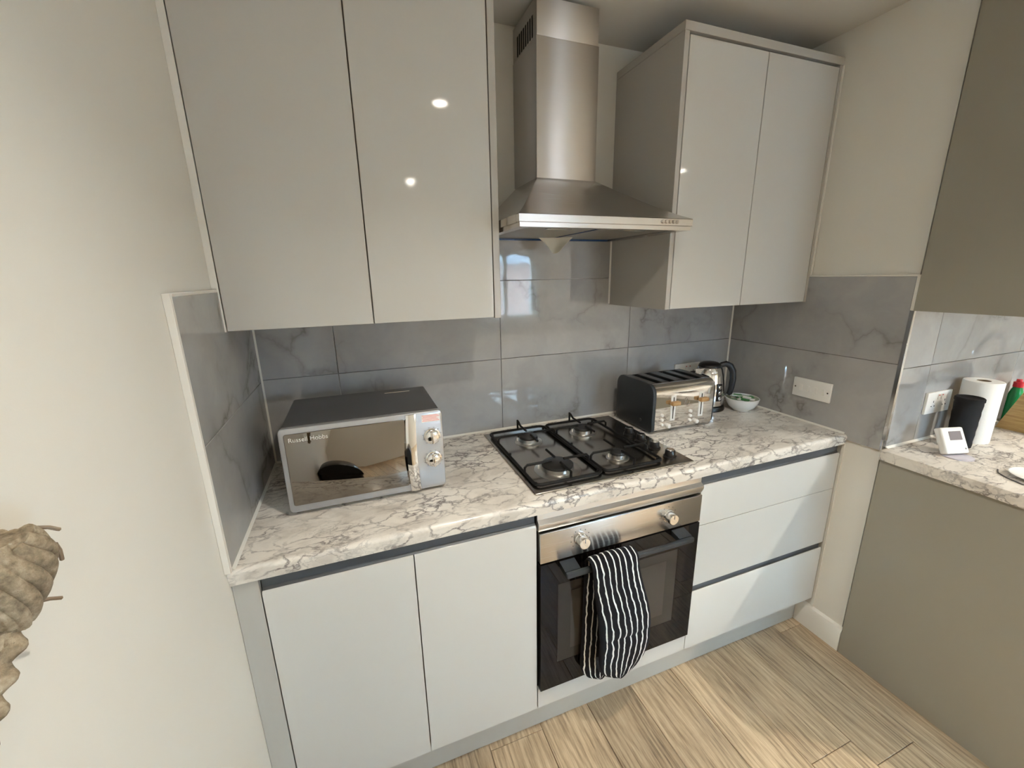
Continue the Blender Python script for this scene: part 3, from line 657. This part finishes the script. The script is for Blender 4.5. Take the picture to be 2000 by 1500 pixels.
# ------------------------------------------------------------------ kettle
KX, KY = 1.806, -0.112
kt = thing('kettle', (KX, KY, H), 'polished chrome kettle with black lid and handle behind the toaster', 'kettle')
obj('power_base', B().lathe([(0, 0), (0.076, 0), (0.078, 0.006), (0.074, 0.020), (0.060, 0.024), (0, 0.024)], (KX, KY, H), 40), 'black', kt)
obj('body', B().lathe([(0, 0), (0.070, 0), (0.072, 0.006), (0.071, 0.05), (0.067, 0.10), (0.061, 0.140), (0.054, 0.166), (0.050, 0.172), (0, 0.172)], (KX, KY, H+0.0245), 48), 'chrome', kt)
obj('lid', B().lathe([(0, 0), (0.049, 0), (0.049, 0.006), (0.044, 0.014), (0.030, 0.021), (0.012, 0.024), (0, 0.024)], (KX, KY, H+0.197), 40), 'black', kt)
sp = B().faces([(KX-0.045, KY-0.02, H+0.196), (KX-0.045, KY+0.02, H+0.196), (KX-0.052, KY+0.016, H+0.14), (KX-0.052, KY-0.016, H+0.14), (KX-0.085, KY, H+0.192), (KX-0.066, KY, H+0.150)],
               [(0, 4, 1), (0, 3, 5, 4), (1, 4, 5, 2), (2, 5, 3)])
sp_o = obj('spout', sp, 'chrome', kt)
hn = (0.80, -0.60)      # handle direction
def kh(r, z): return (KX+hn[0]*r, KY+hn[1]*r, H+z)
obj('handle', B().tube([kh(0.044, 0.205), kh(0.065, 0.212), kh(0.083, 0.203), kh(0.096, 0.180), kh(0.100, 0.145), kh(0.098, 0.105), kh(0.093, 0.078), kh(0.086, 0.070)], [0.012, 0.014, 0.0145, 0.0145, 0.014, 0.013, 0.012, 0.009], 12), 'black', kt)
bn = Vector((-0.06, -0.998, 0)); bo = math.atan2(bn.y, bn.x)
sb = B().box(-0.0135, 0.0135, -0.004, 0.003, 0, 0.080, 0.003, 2).xf(Matrix.Translation((KX+bn.x*0.0715, KY+bn.y*0.0715, H+0.050)) @ Matrix.Rotation(bo+PI/2, 4, 'Z') @ Matrix.Rotation(-0.06, 4, 'X'))
bs = obj('button_strip', sb, 'black', kt)
for k in range(3):
    q = B().lathe([(0, 0), (0.0085, 0), (0.0085, 0.003), (0.006, 0.004), (0, 0.004)], (0, 0, 0), 18, 'y').xf(Matrix.Translation((KX+bn.x*(0.0745-k*0.0013), KY+bn.y*(0.0745-k*0.0013), H+0.064+k*0.025)) @ Matrix.Rotation(bo+PI/2, 4, 'Z'))
    obj('button', q, 'trim', bs)

# ------------------------------------------------------------------ bowl of sachets
BX, BY = 1.925, -0.200
bo_ = thing('bowl', (BX, BY, H), 'small white bowl of green and white sachets on the worktop', 'bowl')
obj('bowl_shell', B().lathe([(0, 0), (0.034, 0), (0.036, 0.004), (0.054, 0.018), (0.066, 0.038), (0.071, 0.058), (0.069, 0.060), (0.0665, 0.058), (0.062, 0.040), (0.050, 0.021), (0.030, 0.010), (0, 0.009)], (BX, BY, H), 44, cap=False), 'ceramic', bo_)
obj('inner_glaze', B().lathe([(0.0662, 0.0575), (0.0615, 0.0405), (0.0495, 0.0218), (0.030, 0.0108), (0, 0.0098)], (BX, BY, H), 44, cap=False), 'ceramic_in', bo_)
rr = random.Random(3)
for k in range(16):
    a = k*2.4; r = 0.010+0.030*math.sqrt((k+.5)/16); z = H+0.047+0.007*(k % 3) + 0.006*(1-r/0.045)
    m4 = Matrix.Translation((BX+r*math.cos(a), BY+r*math.sin(a), z)) @ Matrix.Rotation(rr.uniform(0, 3), 4, 'Z') @ Matrix.Rotation(rr.uniform(-.5, .5), 4, 'X')
    gcol = k % 3 != 0
    s = obj('sachet', B().box(-0.018, 0.018, -0.0075, 0.0075, -0.002, 0.002, 0.0018, 1).xf(m4), 'sachet_g' if k % 2 else 'sachet_w')
    tag(s, 'green sachet in the small white bowl' if k % 2 else 'white sachet in the small white bowl', 'sachet', 'green sachets in the bowl' if k % 2 else 'white sachets in the bowl')

# ------------------------------------------------------------------ sockets and switches
def plate_x(name, xf, y0, y1, z0, z1):      # plate on the right wall, facing -x
    return B().box(xf-0.0095, xf, y0, y1, z0, z1, 0.0025, 2)
sw = thing('light_switch', (W, -0.43, 1.012), 'white four-gang switch plate on the marble tile by the worktop', 'switch')
pl_ = obj('plate', plate_x('p', W-0.0002, -0.506, -0.354, 1.012, 1.090), 'plastic', sw)
for k in range(4):
    yy = -0.478+k*0.030
    r_ = obj('rocker', B().box(W-0.0125, W-0.0097, yy-0.006, yy+0.006, 1.038, 1.064, 0.001, 1), 'plastic', sw)
for yy in (-0.495, -0.365): obj('screw', B().lathe([(0, 0), (0.003, 0), (0.003, 0.0008), (0, 0.0008)], (W-0.0105, yy, 1.051), 12, 'x'), 'trim', sw)
def socket(name, x0, x1, yf, z0, z1, label, plug=False):
    s = thing(name, ((x0+x1)/2, yf, z0), label, 'socket')
    obj('plate', B().box(x0, x1, yf-0.0095, yf-0.0002, z0, z1, 0.0025, 2), 'plastic', s); zm = (z0+z1)/2
    for q in (0.27, 0.73):
        xc = x0+(x1-x0)*q
        for dx, dz, w_, h_ in ((0, 0.005, 0.0015, 0.004), (-0.009, -0.012, 0.0032, 0.0016), (0.009, -0.012, 0.0032, 0.0016)): obj('pin_hole', B().box(xc+dx-w_, xc+dx+w_, yf-0.0099, yf-0.0094, zm+dz-h_, zm+dz+h_), 'slot', s)
        xr = x0+(x1-x0)*(0.43 if q < .5 else 0.57)
        rk = obj('rocker', B().box(xr-0.005, xr+0.005, yf-0.012, yf-0.0097, zm+0.012, zm+0.032, 0.001, 1), 'plastic', s)
        obj('indicator', B().box(xr-0.003, xr+0.003, yf-0.0124, yf-0.012, zm+0.026, zm+0.030), 'red', rk)
    return s
socket('wall_socket', 2.215, 2.366, YN, 1.004, 1.085, 'white double socket on the marble tile beside the kitchen roll')
socket('wall_socket', 1.700, 1.851, 0.0, 1.020, 1.104, 'white double socket on the tiles behind the kettle')
pg = obj('plug', B().box(1.787, 1.831, -0.036, -0.0102, 1.030, 1.066, 0.006, 2), 'black'); tag(pg, 'black mains plug in the socket behind the kettle', 'plug')

# ------------------------------------------------------------------ second bay
c2 = thing('base_cabinet', (3.2, -1.0, 0), 'grey-beige base cabinet end beneath the kitchen roll worktop', 'cabinet')
obj('end_panel', B().box(2.026, 2.044, -1.305, YN-0.0005, 0.0, H2-TC-0.0006, 0.0008, 1), 'endpanel', c2)
obj('carcass', B().box(2.0445, XE-0.012, -1.28, YN-0.001, 0.10, H2-TC-0.001), 'matte', c2)
for k in range(4): obj('door', B().box(2.05+k*0.62, 2.05+k*0.62+0.615, -1.301, -1.2802, 0.12, 0.82, 0.001, 1), 'gloss', c2)
u2_ = thing('wall_cabinet', (3.2, -0.9, 1.388), 'grey-beige wall cabinet end above the kitchen roll', 'cabinet')
obj('end_panel', B().box(2.026, 2.044, -1.045, YN-0.0005, 1.388, ZC-0.003, 0.0008, 1), 'endpanel', u2_)
obj('carcass', B().box(2.0445, XE-0.012, -1.022, YN-0.0005, 1.392, ZC-0.004), 'matte', u2_)
for k in range(4): obj('door', B().box(2.05+k*0.62, 2.05+k*0.62+0.615, -1.043, -1.0222, 1.39, ZC-0.02, 0.001, 1), 'gloss', u2_)

th = thing('thermostat', (2.178, -0.84, H2), 'small white thermostat standing on the worktop beside the black tumbler', 'thermostat')
MT = Matrix.Translation((2.176, -0.836, H2+0.0075)) @ Matrix.Rotation(math.radians(-16), 4, 'Z') @ Matrix.Rotation(math.radians(-27), 4, 'X')
obj('case', B().box(-0.042, 0.042, -0.013, 0.013, 0.0, 0.090, 0.006, 3).xf(MT), 'plastic', th)
obj('screen', B().box(-0.018, 0.027, -0.0138, -0.0131, 0.046, 0.076).xf(MT), 'screen', th)
obj('button', B().lathe([(0, 0), (0.003, 0), (0.003, 0.001), (0, 0.001)], (0.030, -0.0131, 0.016), 10, 'y').xf(MT), 'silver', th)
obj('stand', B().lathe([(0, 0), (0.042, 0), (0.042, 0.003), (0.038, 0.004), (0, 0.004)], (2.178, -0.842, H2), 32), mat('clear_stand', (.55, .52, .58), 0.15, spec=0.5), th)

tb = thing('tumbler', (2.306, -0.788, H2), 'matt black fabric-covered tumbler in front of the kitchen roll', 'tumbler')
prof = []
for i in range(15):
    t = i/14; prof.append((0.0335+0.0035*t+0.0007*math.sin(i*2.1), 0.168*t))
prof = [(0, 0)]+prof+[(0.039, 0.168), (0.039, 0.178), (0.036, 0.181), (0.030, 0.176), (0, 0.174)]
obj('sleeve', B().lathe(prof, (2.306, -0.788, H2), 36), 'fabric', tb)
obj('tab', B().box(-0.004, 0.004, -0.004, 0.004, -0.006, 0.006, 0.002, 1).xf(Matrix.Translation((2.306+0.0393, -0.788-0.016, H2+0.168))), 'fabric', tb)

kr = thing('kitchen_roll', (2.412, -0.772, H2), 'upright white kitchen paper roll against the marble tiles', 'kitchen roll')
prof = [(0.019, 0.0), (0.052, 0.0), (0.0535, 0.004), (0.0535, 0.222), (0.052, 0.226), (0.019, 0.226), (0.019, 0.0)]
obj('paper', B().lathe(prof, (2.412, -0.772, H2), 44, cap=False), 'paperroll', kr)
obj('core', B().lathe([(0.0175, 0.001), (0.0188, 0.001), (0.0188, 0.2255), (0.0175, 0.2255), (0.0175, 0.001)], (2.412, -0.772, H2), 28, cap=False), 'card', kr)

cb = thing('wooden_block', (2.73, -0.85, H2), 'slanted bamboo block on the worktop beside the kitchen roll', 'wooden block')
for k in range(4): obj('layer', B().prism([(-0.743, H2), (-0.93, H2), (-0.97, H2+0.10), (-0.836, H2+0.235), (-0.812, H2+0.225)], 2.672+k*0.0202, 2.672+0.0198+k*0.0202, 'x', 0.0008), 'bamboo', cb)

db = thing('washing_up_bottle', (2.795, -0.733, H2), 'green washing-up liquid bottle with red cap behind the bamboo block', 'bottle')
obj('bottle', B().lathe([(0, 0), (0.020, 0), (0.021, 0.004), (0.021, 0.12), (0.016, 0.140), (0.012, 0.150), (0, 0.150)], (2.795, -0.733, H2), 24), 'green', db)
obj('cap', B().lathe([(0, 0), (0.015, 0), (0.015, 0.020), (0.009, 0.022), (0.008, 0.032), (0, 0.032)], (2.795, -0.733, H2+0.150), 20), 'red', db)

ds = thing('saucer', (2.170, -1.03, H2), 'white saucer near the worktop edge above the grey panel', 'saucer')
obj('dish', B().lathe([(0, 0), (0.038, 0), (0.041, 0.003), (0.064, 0.013), (0.066, 0.015), (0.064, 0.016), (0.043, 0.007), (0, 0.006)], (2.172, -1.032, H2), 40), 'ceramic', ds)
cbx = B().tube([(2.165, -0.945, H2+0.0018), (2.135, -0.957, H2+0.0018), (2.112, -0.985, H2+0.0018), (2.096, -1.02, H2+0.0018), (2.088, -1.10, H2+0.0018)], 0.0015, 8)
tag(obj('cable', cbx, 'print'), 'thin dark cable lying on the worktop beside the white saucer', 'cable')
tp = thing('kitchen_tap', (3.02, -0.83, H2), 'chrome swan-neck kitchen tap standing on the second worktop', 'tap')
obj('tap_base', B().lathe([(0, 0), (0.026, 0), (0.026, 0.03), (0.018, 0.05), (0, 0.05)], (3.02, -0.83, H2), 24), 'chrome', tp)
np_ = [(3.02, -0.83, H2+0.0501)]+[(3.02, -0.83, H2+0.12+0.05*k) for k in range(3)]+[(3.02-0.085+0.085*math.cos(PI*k/10), -0.83-0.02*k/10, H2+0.25+0.085*math.sin(PI*k/10)) for k in range(1, 11)]
obj('spout', B().tube(np_, 0.0115, 12), 'chrome', tp)

# ------------------------------------------------------------------ jute hanging on the left wall, close to the camera
jt = thing('jute_wall_hanging', (0.03, -1.12, 1.0), 'knotted jute rope hanging on the cream wall close to the camera', 'wall hanging')
kn = B(); rj = random.Random(5)
for s_ in range(11):
    pts = []; n_ = 30
    for i in range(n_):
        t = i/(n_-1); ph = s_*2*PI/11 + t*1.7
        R_ = 0.0235*math.sin(PI*(0.20+0.72*t))**0.8
        pts.append((0.024+max(-0.026, R_*0.80*math.cos(ph)), -1.112+0.006*math.sin(PI*t)-0.012*t+R_*math.sin(ph), 1.322-0.066*t+0.003*math.sin(ph*3)))
    kn.tube(pts, [0.0062*(1.15-0.5*abs(i/(n_-1)-0.35)) for i in range(n_)], 12)
kn.tube([(0.024, -1.112+0.006*math.sin(PI*t/9)-0.012*t/9, 1.324-0.066*t/9) for t in range(10)], [0.006+0.0135*math.sin(PI*(0.12+0.76*t/9)) for t in range(10)], 14)
obj('knot', kn, 'jute', jt)
tl = B()
for s_ in range(3):
    pts = []
    for i in range(110):
        t = i/109; ph = s_*2*PI/3 + t*22
        pts.append((0.024+0.0065*math.cos(ph), -1.124-0.17*t+0.006*math.sin(ph), 1.258-0.15*t+0.006*math.sin(ph)))
    tl.tube(pts, 0.0058, 12)
obj('tail', tl, 'jute', jt)
for (p0, p1) in (((0.030, -1.086, 1.318), (0.034, -1.068, 1.304)), ((0.03, -1.071, 1.292), (0.028, -1.066, 1.272)), ((0.03, -1.112, 1.262), (0.03, -1.085, 1.244))):
    a, c = Vector(p0), Vector(p1); obj('stray_fibre', B().tube([a, (a+c)/2+Vector((0.001, 0, 0.001)), c], 0.0018, 6), 'card', jt)
obj('hook', B().lathe([(0, 0), (0.010, 0), (0.010, 0.004), (0.004, 0.006), (0.004, 0.028), (0, 0.028)], (-0.0118, -1.122, 1.330), 16, 'x'), 'trim', jt)

# black bin by the left wall, next to the photographer (mirrored in the microwave door)
bn_ = thing('kitchen_bin', (0.20, -1.52, 0), 'black domed kitchen bin with a white sticker beside the cream wall', 'bin')
obj('body', B().prism(rrect(0.00, 0.44, -1.68, -1.36, 0.06), 0.001, 0.60, 'z'), 'black', bn_)
dm = B(); prof = [(0.222*math.cos(a*PI/2/8), 0.185*math.sin(a*PI/2/8)) for a in range(9)]
dm.prism([(0.22+x, 0.601+z) for x, z in prof]+[(0.22-x, 0.601+z) for x, z in prof[::-1][1:]], -1.69, -1.35, 'y', 0.012)
lid_ = obj('lid', dm, 'black', bn_)
obj('sticker', B().box(0.290, 0.335, -1.3512, -1.3502, 0.650, 0.690), 'plastic', lid_)

# ------------------------------------------------------------------ downlights
for k, (lx, ly, pw, cone) in enumerate(LAMPS):
    d = thing('ceiling_downlight', (lx, ly, ZC-0.008), 'round recessed ceiling downlight with white rim', 'downlight', 'recessed ceiling downlights')
    obj('rim', B().lathe([(0.032, -0.0), (0.043, 0.0), (0.041, -0.006), (0.034, -0.008), (0.032, 0.0)], (lx, ly, ZC-0.0002), 32, cap=False), 'plastic', d)
    obj('lens', B().lathe([(0, 0), (0.024, 0), (0.026, 0.002), (0.0318, 0.009), (0, 0.009)], (lx, ly, ZC-0.0095), 32), 'lens', d)
    ld = bpy.data.lights.new('downlight_beam', 'SPOT'); ld.energy = pw*PI; ld.color = LAMP_COL; ld.spot_size = math.radians(cone); ld.spot_blend = 1.0; ld.shadow_soft_size = 0.03
    lo = bpy.data.objects.new('downlight_beam', ld); C.objects.link(lo); lo.location = (lx, ly, ZC-0.012)
